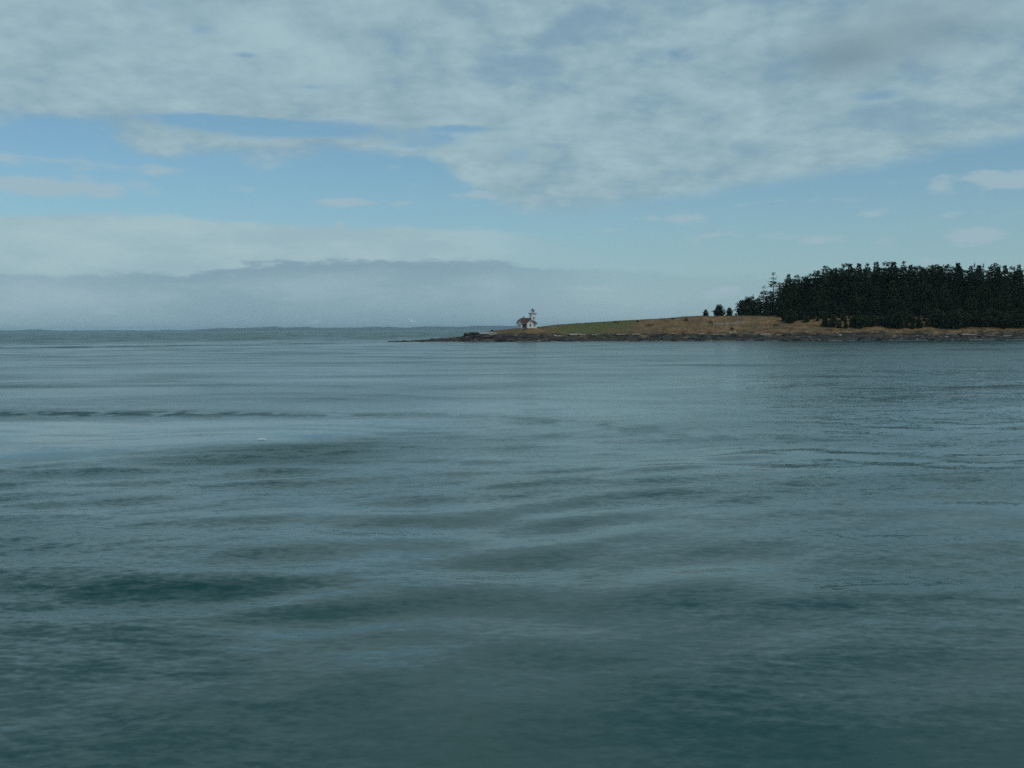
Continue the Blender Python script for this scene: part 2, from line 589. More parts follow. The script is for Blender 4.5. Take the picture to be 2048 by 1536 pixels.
n3 = nt.noise(nt.xyz(x_ * .25, y_ * .25, z_ * 2.6), 1.0, 4, .6)
dry = nt.mix(nt.sstep(n1, .35, .65), (.165, .095, .042, 1), (.30, .190, .088, 1))
n0 = nt.noise(pos, .07, 4, .6)
dry = nt.mix(nt.sstep(n0, .46, .58) * .6, dry, (.115, .085, .045, 1))
dry = nt.mix(nt.sstep(n2, .5, .68) * .8, dry, (.10, .065, .042, 1))
gg = nt.mix(nt.sstep(n2, .35, .65), (.085, .100, .030, 1), (.165, .155, .052, 1))
grass = nt.mix(nt.sstep(grn + (n1 - .5) * .8, .22, .62), dry, gg)
rockc = nt.mix(nt.sstep(n3 * .6 + n1 * .4, .40, .60), (.010, .012, .011, 1), (.080, .070, .055, 1))
rockc = nt.mix(nt.sstep(n2, .60, .78) * .7, rockc, (.17, .155, .13, 1))
weed = nt.mix(nt.sstep(n2, .4, .6), (.035, .036, .022, 1), (.085, .075, .045, 1))
c = nt.mix(nt.sstep(z_ + (n2 - .5) * .9, .35, 1.3), weed, rockc)
wet = nt.sstep(z_ + (n2 - .5) * .3, .10, .35)
c = nt.mix(wet, (.018, .018, .016, 1), c)
c = nt.mix(nt.sstep(inl + (n1 - .5) * 60.0 + (n2 - .5) * 24.0, 18.0, 29.0), c, grass)
nt.put(b.inputs['Base Color'], c)
b.inputs['Roughness'].default_value = .9
b.inputs['Specular IOR Level'].default_value = .25
bp = nt.node('ShaderNodeBump')
bp.inputs['Strength'].default_value = .7
bp.inputs['Distance'].default_value = .5
nt.put(bp.inputs['Height'], n2 + n3 * .6)
nt.put(b.inputs['Normal'], bp.outputs[0])
tag(link('terrain', me, m_gr), 'low island with dry grass slope above dark rocky shore', None, None, 'structure')


def gz(x, y):
    return float(terrain(np.array([x]), np.array([y]))[0][0])


def ground_at(px, py):
    """where the line of sight through a pixel meets the island"""
    Y = np.arange(505, 660, .5)
    q0, q1 = at(px, py, 500), at(px, py, 700)
    f = (Y - 500) / 200
    zt, _ = terrain(q0.x + (q1.x - q0.x) * f, Y)
    hit = zt >= q0.z + (q1.z - q0.z) * f
    y = float(Y[np.argmax(hit)]) if hit.any() else 640.0
    p = at(px, py, y)
    return Vector((p.x, p.y, gz(p.x, p.y)))


def shore_y(x):
    return float(np.interp(x, SHX, SHY))


# far wooded shores on the horizon
m_far = plain('far_shore', (.016, .032, .032, 1), .9, .25, .004)


def far_land(name, label, x0, x1, Y, h, seed, depth=1500):
    xs = np.arange(x0, x1, 40.0)
    ys = np.linspace(0, depth, 9)
    gx2, gy2 = np.meshgrid(xs, ys, indexing='ij')
    prof = np.sin(np.pi * np.clip((gy2) / depth, 0, 1)) ** .5
    ends = sm(gx2, x0, x0 + 500) * (1 - sm(gx2, x1 - 500, x1))
    z = (h * (.62 + .75 * (fbm(gx2 / 900, gy2 / 2500, seed, 4) - .5)) + 9 * (fbm(gx2 / 90, gy2 / 300, seed + 4, 2) - .5)) * prof * ends - 1.5
    n_, m_ = gx2.shape
    i_, j_ = np.meshgrid(np.arange(n_ - 1), np.arange(m_ - 1), indexing='ij')
    q = np.stack([i_ * m_ + j_, (i_ + 1) * m_ + j_, (i_ + 1) * m_ + j_ + 1, i_ * m_ + j_ + 1], -1).reshape(-1, 4)
    return tag(link(name, np_mesh(name, np.stack([gx2, gy2 + Y, z], -1).reshape(-1, 3), q), m_far), label, None, None, 'structure')


far_land('distant_hills', 'faint blue low shore on the horizon at the left', -19500, -7000, 31500, 120, 5)
far_land('distant_hills', 'long blue wooded shore on the horizon behind the lighthouse', -8300, 6500, 27500, 150, 8)

# ================================================================== LIGHTHOUSE
m_white = plain('white_boards', (.70, .72, .70, 1), .6, .05, 1.5)
m_roof = plain('red_roofing', (.088, .031, .031, 1), .8, .25, 1.2)
m_droof = plain('dark_red_metal', (.10, .022, .024, 1), .5, .15, 2)
m_trim = plain('grey_green_trim', (.16, .22, .22, 1), .6, .1, 2)
m_door = plain('blue_green_door', (.035, .07, .085, 1), .6, .1, 2)
m_brick = plain('chimney_brick', (.22, .15, .15, 1), .9, .2, 3)
m_stone = plain('foundation_concrete', (.33, .32, .30, 1), .9, .15, 2)
m_glass, nt, b = mat('window_glass')
b.inputs['Base Color'].default_value = (.012, .02, .022, 1)
b.inputs['Roughness'].default_value = .08
m_red, nt, b = mat('red_lantern_pane')
b.inputs['Base Color'].default_value = (.13, .006, .014, 1)
b.inputs['Roughness'].default_value = .15
m_pane, nt, b = mat('lantern_glass')
b.inputs['Base Color'].default_value = (.9, .95, .95, 1)
b.inputs['Roughness'].default_value = .03
b.inputs['Transmission Weight'].default_value = 1.0
b.inputs['IOR'].default_value = 1.05

TH = R(24)
lx, ly = at(1043, 657, 617)[0], 617.0
lz = 7.15
LH = tag(empty('lighthouse', (lx, ly, lz), TH), 'white lighthouse with red roof and square tower on the grassy point', 'lighthouse')
MB().box(-.15, 9.85, -.15, 5.95, -1.6, .25).box(2.9, 7.15, -1.35, -.16, -1.6, .25).build('foundation', m_stone, LH)
# walls of the fog signal house: a porch is let into its front left
wl = MB()
wl.box(0, .22, 0, 5.8, .25, 3.0)                         # left end
wl.box(.22, 9.7, 5.58, 5.8, .25, 3.0)                    # rear
wl.box(9.48, 9.7, 0, 5.58, .25, 3.0)                     # right end
wl.box(.22, 3.05, 1.35, 1.55, .25, 3.0)                  # back of the porch
wl.box(.22, .5, 0, .2, .25, 3.0)
wl.box(7.0, 9.48, 0, .22, .25, 3.0)
g = wl.ring([(.02, .0, 3.0), (.02, 5.8, 3.0), (.02, 4.55, 4.32), (.02, 1.25, 4.32)])
g2 = wl.ring([(.2, .0, 3.0), (.2, 5.8, 3.0), (.2, 4.55, 4.32), (.2, 1.25, 4.32)])
wl.f += [tuple(g), tuple(reversed(g2))] + [(g[k], g2[k], g2[(k + 1) % 4], g[(k + 1) % 4]) for k in range(4)]
wall = wl.build('wall', m_white, LH)
# main roof: clipped gable left, hip right
zr, ze, k = 6.05, 2.95, .94
rf = MB()
A, B_, D_, E_ = (-.42, -.42, ze), (10.1, -.42, ze), (10.1, 6.22, ze), (-.42, 6.22, ze)
G1, G2 = (-.42, 1.2, ze + 1.52), (-.42, 4.6, ze + 1.52)
P1, P2 = (1.05, 2.9, zr), (7.0, 2.9, zr)
rf.slab([A, B_, P2, P1, G1], .14)
rf.slab([E_, G2, P1, P2, D_], .14)
rf.slab([B_, D_, P2], .14)
rf.slab([G1, P1, G2], .14)
roof = rf.build('roof', m_roof, LH)
MB().tube([A, G1, P1], [.10, .10, .10]).tube([E_, G2, P1], [.1, .1, .1]).tube([P1, P2], [.11, .11]).build('ridge_board', m_trim, roof)
MB().box(-.47, 10.15, -.5, -.40, ze - .22, ze - .02).build('gutter', m_trim, roof)
MB().box(2.5, 3.05, 2.6, 3.2, 5.3, 6.75).box(2.43, 3.12, 2.53, 3.27, 6.75, 6.9).build('chimney', m_brick, roof)
# projecting gabled bay
by = MB()
pr = [(3.05, -1.2), (7.0, -1.2), (7.0, 0.6), (3.05, 0.6)]
a_ = by.ring([(x, y, .25) for x, y in pr])
b_ = by.ring([(x, y, 3.05) for x, y in pr])
p_ = by.ring([(5.02, -1.2, 4.72), (5.02, 1.2, 4.72)])
by.f += [(a_[0], a_[1], b_[1], p_[0], b_[0]), (a_[1], a_[2], b_[2], b_[1]), (a_[3], a_[0], b_[0], b_[3]), (b_[1], b_[2], p_[1], p_[0]), (b_[3], b_[0], p_[0], p_[1]),
         (a_[2], a_[3], b_[3], p_[1], b_[2])]
bay = by.build('front_bay', m_white, LH)
br = MB()
br.slab([(2.75, -1.45, 2.86), (5.02, -1.45, 4.84), (5.02, 1.5, 4.84), (2.75, .2, 2.86)], .1)
br.slab([(7.3, -1.45, 2.86), (7.3, .2, 2.86), (5.02, 1.5, 4.84), (5.02, -1.45, 4.84)], .1)
br.build('bay_roof', m_roof, bay)
MB().tube([(2.75, -1.47, 2.8), (5.02, -1.47, 4.78), (7.3, -1.47, 2.8)], [.11, .11, .11], 4).build('verge_board', m_white, bay)


def window(parent, cx, y, z0, wd, ht, face='front', arch=False):
    f, g = MB(), MB()

    def bx(mb, u0, u1, d0, d1, q0, q1):
        if face == 'front':
            mb.box(u0, u1, y - d1, y - d0, q0, q1)
        else:
            mb.box(y - d1, y - d0, u0, u1, q0, q1)
    u0, u1, z1 = cx - wd / 2, cx + wd / 2, z0 + ht
    bx(f, u0 - .12, u0, .0, .09, z0 - .1, z1 + .14)
    bx(f, u1, u1 + .12, .0, .09, z0 - .1, z1 + .14)
    bx(f, u0, u1, .0, .09, z1, z1 + .14)
    bx(f, u0 - .2, u1 + .2, .091, .18, z0 - .2, z0 - .1)
    bx(f, u0, u1, .0, .09, z0 - .1, z0)
    bx(f, u0, u1, .022, .07, z0 + ht / 2 - .03, z0 + ht / 2 + .03)
    win = bx(g, u0, u1, .0, .02, z0, z1)
    p = f.build('window', m_white, parent)
    g.build('pane', m_glass, p)


window(bay, 5.02, -1.2, 1.15, .95, 1.55)
window(wall, 8.35, 0.0, 1.2, .75, 1.25)
window(wall, 2.9, 0.0, 1.1, .8, 1.5, 'left')
v = MB()
v.box(4.72, 5.32, -1.27, -1.2, 3.45, 3.95)
v.box(4.85, 5.19, -1.265, -1.2, 3.95, 4.12)
v.build('gable_vent', m_glass, bay)
dr_ = MB().box(1.05, 2.1, 1.27, 1.35, .25, 2.45).build('door', m_door, LH)
MB().box(1.92, 1.99, 1.2, 1.27, 1.25, 1.35).build('handle', m_trim, dr_)
MB().box(2.3, 3.05, 1.29, 1.349, .25, 2.75).build('porch_shade_panel', m_trim, LH)  # sheets either side of the door, porch shade put into their colour
MB().box(.5, .95, 1.29, 1.349, .25, 2.75).build('porch_shade_panel', m_trim, LH)
# tower
tx0, tx1, ty0, ty1 = 7.07, 9.82, 1.5, 4.25
tcx, tcy = (tx0 + tx1) / 2, (ty0 + ty1) / 2
hw = (tx1 - tx0) / 2


def sq(h, z):
    return [(tcx - h, tcy - h, z), (tcx + h, tcy - h, z), (tcx + h, tcy + h, z), (tcx - h, tcy + h, z)]


tower = MB().loft([sq(hw, .25), sq(hw, 7.75)]).build('tower', m_white, LH)
MB().loft([sq(hw + .02, 7.70), sq(hw + .06, 7.95), sq(hw + .20, 8.25), sq(hw + .42, 8.5), sq(hw + .46, 8.62)]).build('cornice', m_white, tower)
MB().loft([sq(hw + .52, 8.62), sq(hw + .52, 8.86)]).build('gallery_deck', m_trim, tower)
window(tower, tcx + .1, ty0, 5.35, .8, 1.25)
window(tower, tcy, tx0, 6.3, .7, 1.0, 'left')
rl = MB()
hh = hw + .46
for zq in (9.3, 9.72):
    for a, b2 in zip(sq(hh, zq), sq(hh, zq)[1:] + sq(hh, zq)[:1]):
        rl.tube([a, b2], [.03, .03], 4)
for q in range(4):
    a, b2 = Vector(sq(hh, 8.85)[q]), Vector(sq(hh, 8.85)[(q + 1) % 4])
    for t in range(4):
        p = a.lerp(b2, t / 4)
        rl.tube([p, p + Vector((0, 0, .9))], [.03, .03], 4)
rl.build('railing', m_white, tower)
LN = tower
lan = MB().ngon(tcx, tcy, [(1.0, 8.86), (1.0, 9.25), (1.06, 9.26), (1.06, 9.34)], 8, R(22.5)).build('lantern', m_white, LH)
mul = MB()
for q in range(8):
    a = R(22.5 + 45 * q)
    p = Vector((tcx + .98 * math.cos(a), tcy + .98 * math.sin(a), 9.34))
    mul.tube([p, p + Vector((0, 0, 1.1))], [.06, .06], 4)
mul.ngon(tcx, tcy, [(1.05, 10.44), (1.05, 10.52)], 8, R(22.5))
mul.build('mullion', m_white, lan)
for q in range(8):
    a0, a1 = R(22.5 + 45 * q), R(67.5 + 45 * q)
    P = [Vector((tcx + .93 * math.cos(a), tcy + .93 * math.sin(a), 0)) for a in (a0, a1)]
    nrm = (P[0] + P[1] - Vector((2 * tcx, 2 * tcy, 0))).normalized() * .02
    mbp = MB().loft([[(p.x, p.y, z) for p in (P[0], P[1], P[1] + nrm, P[0] + nrm)] for z in (9.36, 10.43)])
    red = q in (5, 6)
    o = mbp.build('pane', m_red if red else m_pane, lan)
    if red:
        o['label'] = 'dark red glass pane'
MB().ngon(tcx, tcy, [(.16, 9.34), (.16, 9.6), (.28, 9.62), (.3, 9.95), (.2, 10.15)], 10).build('lamp', m_trim, lan)
lr = MB().ngon(tcx, tcy, [(1.22, 10.52), (1.2, 10.58), (.65, 10.95), (.2, 11.2)], 8, R(22.5)).build('lantern_roof', m_droof, lan)
MB().ngon(tcx, tcy, [(.12, 11.18), (.12, 11.3), (.25, 11.4), (.27, 11.5), (.16, 11.66), (.05, 11.72), (.03, 12.15)], 8).build('finial', m_droof, lr)

# ================================================================== TREES
m_fol, nt, b = mat('conifer_foliage')
oi = nt.node('ShaderNodeObjectInfo')
geo = nt.node('ShaderNodeNewGeometry')
nn = nt.noise(geo.outputs['Position'], .35, 3, .6)
rv = X(nt, oi.outputs['Random'])
f_ = nt.sstep(nn * .7 + rv * .4, .3, .8)
nt.put(b.inputs['Base Color'], nt.mix(f_, (.012, .030, .011, 1), (.032, .058, .019, 1)))
b.inputs['Roughness'].default_value = .75
b.inputs['Specular IOR Level'].default_value = .2
m_bark = plain('conifer_bark', (.06, .045, .035, 1), .95, .25, 2)
m_snag = plain('bare_grey_wood', (.22, .21, .19, 1), .95, .2, 2)
m_bush, nt, b = mat('shrub_foliage')
geo = nt.node('ShaderNodeNewGeometry')
nn = nt.noise(geo.outputs['Position'], 1.2, 3, .6)
nt.put(b.inputs['Base Color'], nt.mix(nt.sstep(nn, .3, .7), (.03, .045, .018, 1), (.07, .085, .03, 1)))
b.inputs['Roughness'].default_value = .8


def leaf_mesh(name, P, D, L, Wd, rnd):
    """many small pointed sprays: P base, D direction, L length, Wd width"""
    n = len(P)
    r = rnd.normal(size=(n, 3))
    sd = np.cross(D, r)
    sd /= np.linalg.norm(sd, axis=1)[:, None] + 1e-9
    nrm = np.cross(D, sd)
    v0 = P
    v1 = P + D * (L * .5)[:, None] + sd * (Wd * .5)[:, None] + nrm * (Wd * .15)[:, None]
    v2 = P + D * L[:, None] - np.array([0, 0, 1]) * (L * .12)[:, None]
    v3 = P + D * (L * .5)[:, None] - sd * (Wd * .5)[:, None] + nrm * (Wd * .15)[:, None]
    V_ = np.stack([v0, v1, v2, v3], 1).reshape(-1, 3)
    Q_ = np.arange(4 * n).reshape(n, 4)
    return np_mesh(name, V_, Q_, False)


def conifer(seed, H, base, rmax, shape='fir', gap=0.0, per=9, whorls=26, leafs=9, lean=0.0, onesided=0.0):
    """returns (trunk mesh, crown mesh) of a tree H metres tall"""
    rd = np.random.default_rng(seed)
    tm = MB()
    pts, rads = [], []
    for i in range(7):
        t = i / 6
        pts.append((lean * t * t * H + .12 * math.sin(seed + 5 * t), .12 * math.cos(seed * 2 + 4 * t), H * .97 * t - .6 * (i == 0)))
        rads.append(max(.03, H * .013 * (1 - t) ** .9 + .02))
    tm.tube(pts, rads, 7)
    P, D, L, Wd = [], [], [], []
    zb = base * H
    fl = rd.uniform(.6, 1.25, 40)
    for wi in range(whorls):
        t = (wi + rd.uniform(-.3, .3)) / whorls
        t = min(max(t, 0), 1)
        if rd.random() < gap:
            continue
        z = zb + (H - zb) * t
        if shape == 'fir':
            r = rmax * (1 - t) ** .75 * (.55 + .45 * min(1, t * 5))
        elif shape == 'round':
            r = rmax * math.sqrt(max(.02, 1 - (2 * t - .8) ** 2 / 1.45)) * (1 if t < .85 else .75)
        else:
            r = rmax * (1 - t) ** .48 * (.75 + .25 * min(1, t * 5)) + .1
        r *= fl[wi % 40]
        nb = max(3, int(rd.integers(per - 3, per + 2) * (1 if t < .85 else .7)))
        a0 = rd.uniform(0, 6.28)
        for bi in range(nb):
            a = a0 + 6.28 * bi / nb + rd.normal(0, .25)
            rl_ = r * rd.uniform(.6, 1.15)
            if onesided:
                rl_ *= 1 - onesided * .5 * (1 + math.cos(a))
            droop = rd.uniform(-.30, .12) + .35 * t
            tip = np.array([math.cos(a) * rl_, math.sin(a) * rl_, droop * rl_])
            cx = lean * (z / H) ** 2 * H
            o0 = np.array([cx, 0, z])
            if rl_ > 1.0 and bi % 2 == 0:
                tm.tube([tuple(o0), tuple(o0 + tip * .85)], [.05 + .012 * rl_, .02], 3)
            m_ = max(3, int(leafs * (.45 + .55 * rl_ / rmax)))
            for q in range(m_):
                s_ = (q + rd.uniform(.2, 1)) / m_
                s_ = .15 + .85 * s_
                p = o0 + tip * s_ + rd.normal(0, 1, 3) * np.array([.1 + .03 * rl_, .1 + .03 * rl_, .34])
                side = rd.choice([-1, 1]) * rd.uniform(.2, 1.1)
                d0 = np.array([math.cos(a + side), math.sin(a + side), rd.uniform(-.7, .5)])
                P.append(p)
                D.append(d0 / np.linalg.norm(d0))
                ll = rd.uniform(.6, 1.35) * (.75 + .12 * rmax) * (1 - .42 * t)
                L.append(ll * (1.05 - .35 * s_))
                Wd.append(ll * rd.uniform(.45, .8))
    for q in range(10):                                        # leader
        P.append(np.array([lean * H, 0, H * .95 - q * .1]))
        d0 = np.array([rd.normal(0, .35), rd.normal(0, .35), 1])
        D.append(d0 / np.linalg.norm(d0))
        L.append(.9)
        Wd.append(.3)
    return tm.mesh('trunk'), leaf_mesh('crown', np.array(P), np.array(D), np.array(L), np.array(Wd), rd)


KINDS = {}
for k_, a in {
    'fir1': (1, 24, .05, 4.6, 'fir', .03, 10, 30, 15), 'fir2': (2, 24, .06, 4.3, 'fir', .06, 10, 28, 15), 'fir3': (3, 24, .04, 4.8, 'blunt', .05, 10, 28, 15),
    'fir4': (4, 24, .05, 4.4, 'blunt', .10, 9, 28, 15), 'fir5': (5, 24, .06, 4.2, 'fir', .06, 9, 30, 15), 'fir6': (6, 24, .05, 4.7, 'blunt', .06, 10, 26, 15),
    'fir7': (16, 24, .06, 4.0, 'fir', .12, 9, 26, 14), 'fir8': (19, 24, .03, 5.2, 'blunt', .06, 11, 28, 15),
    'gappy': (7, 24, .22, 4.2, 'fir', .42, 6, 22, 9, 0, .25), 'gappy2': (8, 24, .2, 4.4, 'blunt', .40, 6, 22, 9, -.02, .2),
    'bushy1': (9, 8, .03, 3.4, 'round', .0, 11, 14, 16), 'bushy2': (10, 8, .03, 3.0, 'round', .03, 10, 12, 13), 'bushy3': (11, 8, .03, 2.6, 'fir', .0, 10, 14, 11),
    'thin': (12, 24, .45, .9, 'fir', .45, 4, 22, 4),
}.items():
    KINDS[k_] = (a[1],) + conifer(*a)


def tree(kind, x, y, ztop, label, group, name='conifer_tree', wide=1.0, rot=0.0, base=None):
    h0, tme, cme = KINDS[kind]
    z0 = gz(x, y) if base is None else base
    s = max(.1, (ztop - z0) / h0)
    e = empty(name, (x, y, z0), rot)
    e.scale = (s * wide, s * wide, s)
    o = link('trunk', tme, None, e)
    o2 = link('crown', cme, None, e)
    for q, m_ in ((o, m_snag if kind == 'thin' else m_bark), (o2, m_fol)):
        if not q.data.materials:
            q.data.materials.append(m_)
    tag(e, label, 'tree', group)
    return e


rnd = random.Random(5)
ORD = ('first second third fourth fifth sixth seventh eighth ninth tenth eleventh twelfth thirteenth fourteenth fifteenth sixteenth seventeenth eighteenth '
       'nineteenth twentieth').split()
# little group on the grass crest
tree('bushy3', *at(1411.5, 634, 640)[:2], at(1411.5, 619, 640)[2], 'smallest lone bushy tree at the left end of the grass crest', None, 'bushy_tree', 1.9, .3)
tree('bushy1', *at(1438, 634, 640)[:2], at(1438, 609.5, 640)[2], 'rounded dark tree standing alone on the crest left of the wood', None, 'bushy_tree', 1.1, 1.1)
tree('bushy3', *at(1459, 634, 642)[:2], at(1459, 615, 642)[2], 'small pointed tree between the rounded tree and the wood', None, 'bushy_tree', 1.7, 2.0)
tree('bushy2', *at(1484, 634, 641)[:2], at(1484, 600, 641)[2], 'broad bushy tree at the left foot of the wood', None, 'bushy_tree', 1.15, .4)
tree('bushy1', *at(1497, 636, 640)[:2], at(1499, 594, 640)[2], 'bushy tree just left of the gappy firs', None, 'bushy_tree', 1.0, 2.4)
tree('fir7', *at(1506, 636, 644)[:2], at(1504, 588, 644)[2], 'short thin fir just left of the gappy firs', None, 'conifer_tree', .9, .4)
tree('gappy2', *at(1526, 636, 640)[:2], at(1524, 569, 640)[2], 'shorter gappy fir with sky between its branches at the wood edge', None, 'conifer_tree', 1.5, 2.8)
tree('gappy', *at(1546, 636, 638)[:2], at(1548, 542, 638)[2], 'tall gappy fir with layered branches rising above the wood edge', None, 'conifer_tree', 1.45, 2.2)
tree('bushy2', *at(1515, 637, 646)[:2], at(1515, 596, 646)[2], 'bushy tree at the foot of the shorter gappy fir', None, 'bushy_tree', 1.0, 1.4)
tree('fir3', *at(1534, 637, 648)[:2], at(1534, 592, 648)[2], 'solid dark fir standing between the two gappy firs', None, 'conifer_tree', 1.2, 1.9)
# skyline
SKY = [(1563, 565, 'fir3'), (1577, 548, 'fir5'), (1594, 549, 'fir4'), (1615, 551, 'fir6'), (1636, 541, 'fir3'), (1651, 531, 'fir6'), (1666, 536, 'fir3'), (1690, 526, 'fir4'), (1700, 525, 'fir1'),
       (1718, 525, 'fir2'), (1735, 525, 'fir7'), (1753, 523, 'fir5'), (1773, 523, 'fir4'), (1787, 521, 'fir1'), (1808, 521, 'fir7'), (1821, 528, 'fir2'), (1833, 534, 'fir3'),
       (1845, 534, 'fir5'), (1862, 530, 'fir6'), (1871, 528, 'fir4'), (1881, 530, 'fir2'), (1894, 529, 'fir3'), (1916, 523, 'fir1'), (1942, 531, 'fir5'),
       (1958, 529, 'fir2'), (1979, 532, 'fir7'), (1990, 526, 'fir6'), (2010, 528, 'fir1'), (2025, 532, 'fir4'), (2038, 529, 'fir5')]
for i, (px, py, kd) in enumerate(SKY):
    Y = 640 + rnd.uniform(-6, 8) - (px - 1577) * .05
    p = at(px, py, Y)
    if i < 15:
        lb = f'dark fir on the wood skyline, {ORD[i]} top right of the tall gappy fir'
    else:
        lb = f'dark fir on the wood skyline, {ORD[len(SKY) - 1 - i]} top from the right edge'
    tree(kd, p.x, p.y, p.z, lb, 'firs on the skyline of the wood', 'conifer_tree', rnd.uniform(1.05, 1.5), rnd.uniform(0, 6))
for px, py, lb in ((1628, 540, 'thin bare grey treetop on the rising left skyline of the wood'), (1949, 525, 'left one of two thin bare treetops near the right skyline'),
                   (1967, 526, 'right one of two thin bare treetops near the right skyline')):
    p = at(px, py, 632)
    tree('thin', p.x, p.y, p.z, lb, 'thin bare treetops', 'dead_tree', 1.0, rnd.uniform(0, 6))
# three ranks of lower trees in front of the skyline firs
skyx = [1475, 1500, 1545, 1580, 1640, 1700, 1800, 2200]
skyy = [604, 590, 566, 556, 544, 534, 531, 537]
foot = ([1470, 1500, 1560, 1600, 1680, 1700, 1760, 1850, 2048, 2200], [634, 646, 647, 650, 656, 658, 654, 656, 654, 653])
for rk, (f0, lb, gp, stp) in enumerate([(.95, 'dark fir close packed in the upper face of the wood, under the skyline tops', 'firs in the upper face of the wood', 12),
                                        (.70, 'dark fir in the middle of the dense face of the wood', 'firs in the middle of the wood', 16),
                                        (.48, 'dark fir in the lower half of the wood, behind the low edge trees', 'firs in the lower half of the wood', 16),
                                        (.25, 'low dark tree near the bottom of the wood, behind or left of the foremost bushes', 'low trees near the bottom of the wood', 11)]):
    px = (1572, 1544, 1516, 1492)[rk]
    while px < 2056:
        yt = np.interp(px, skyx, skyy)
        yf = np.interp(px, *foot)
        py = yf + (yt - yf) * (f0 + rnd.uniform(-.07, .07))
        Y = {0: 628, 1: 615, 2: 603, 3: 592}[rk] - (px - 1577) * .058 + rnd.uniform(-4, 4) + 14 * (px < 1560)
        p = at(px, py, Y)
        kd = rnd.choice(['fir1', 'fir2', 'fir3', 'fir4', 'fir6', 'fir8']) if rk < 3 else rnd.choice(['bushy1', 'bushy2', 'fir8', 'bushy1', 'fir3'])
        wd = rnd.uniform(.9, 1.35) * (1.25, 1.35, 1.55, 1)[rk] if rk < 3 else (rnd.uniform(1.0, 1.3) if kd[0] == 'b' else 1.9)
        tree(kd, p.x, p.y, p.z, lb, gp, 'conifer_tree' if kd[0] == 'f' else 'bushy_tree', wd, rnd.uniform(0, 6))
        px += stp * rnd.uniform(.8, 1.2)


px = 1650
while px < 2056:                                             # foremost bushy trees, down on the bank
    yf = np.interp(px, [1650, 1690, 1720, 1760, 1800, 1850, 1900, 1960, 2048], [652, 657, 654, 652, 657, 654, 656, 653, 655]) + rnd.uniform(-2, 2)
    p = ground_at(px, yf)
    ht = rnd.uniform(4.0, 9.0)
    tree(rnd.choice(['bushy1', 'bushy2', 'bushy3']), p.x, p.y, p.z + ht, 'foremost low bushy tree at the foot of the wood, right above the shore bank', 'foremost bushy trees above the shore',
         'bushy_tree', rnd.uniform(1.0, 1.4), rnd.uniform(0, 6))
    px += rnd.uniform(9, 16)

# ================================================================== SHRUBS, ROCKS, LOGS
def shrub(px, py_top, Y, wd, ht, label, seed):
    rd = np.random.default_rng(seed)
    p = ground_at(px, py_top + ht * 3.0)
    n = 260
    u = rd.normal(size=(n, 3))
    u /= np.linalg.norm(u, axis=1)[:, None]
    u[:, 2] = np.abs(u[:, 2])
    rr = rd.uniform(.45, 1.0, n)[:, None] * (1 + .25 * np.sin(3 * np.arctan2(u[:, 1], u[:, 0]) + seed))[:, None]
    P = u * rr * np.array([wd / 2, wd / 2.6, ht])
    D = u + rd.normal(0, .5, (n, 3))
    D /= np.linalg.norm(D, axis=1)[:, None]
    L = rd.uniform(.2, .45, n) * (.6 + ht * .3)
    e = tag(empty('shrub', (p.x, p.y, gz(p.x, p.y))), label, 'shrub')
    link('foliage', leaf_mesh('foliage', P, D, L, L * .6, rd), m_bush, e)
    st = MB()
    for q in range(5):
        a = q * 1.26 + seed
        st.tube([(0, 0, -.3), (math.cos(a) * wd * .25, math.sin(a) * wd * .2, ht * .7)], [.06, .02], 4)
    st.build('stem', m_bark, e)


shrub(1372, 636, 632, 2.4, 2.0, 'dark round shrub on the brown slope just below the grass crest', 1)
shrub(1346, 636, 638, 1.8, 1.0, 'small dark shrub on the grass crest left of the round shrub', 2)
shrub(1300, 648, 618, 6.5, 1.5, 'wide low green shrub in the middle of the brown slope', 3)
shrub(1275, 641, 640, 1.5, .9, 'tiny dark shrub on the crest right of the green grass', 4)
shrub(1232, 643, 642, 4.5, .9, 'low spreading shrub on the crest above the green grass', 5)
shrub(1421, 643, 622, 3.0, 1.0, 'low olive shrub at the left end of the pale stone strip', 6)
shrub(1464, 655, 596, 1.8, 1.2, 'small dark shrub at the foot of the brown slope below the pale strip', 7)
shrub(1552, 648, 598, 4.0, 1.2, 'olive shrub in dry grass beside the lowest trees of the wood', 8)
shrub(984, 660, 604, 1.2, .8, 'tiny dark shrub on the rocky point left of the lighthouse', 9)


def rock_mesh(name, seed, a, b_, c_):
    bm = bmesh.new()
    bmesh.ops.create_icosphere(bm, subdivisions=2, radius=1)
    rd = random.Random(seed)
    o = Vector((rd.uniform(0, 50), rd.uniform(0, 50), rd.uniform(0, 50)))
    from mathutils import noise as mn
    for v in bm.verts:
        k_ = 1 + .45 * mn.noise(v.co * 1.3 + o) + .2 * mn.noise(v.co * 3.1 + o)
        v.co = Vector((v.co.x * a * k_, v.co.y * b_ * k_, v.co.z * c_ * k_))
    me = bpy.data.meshes.new(name)
    bm.to_mesh(me)
    bm.free()
    return me


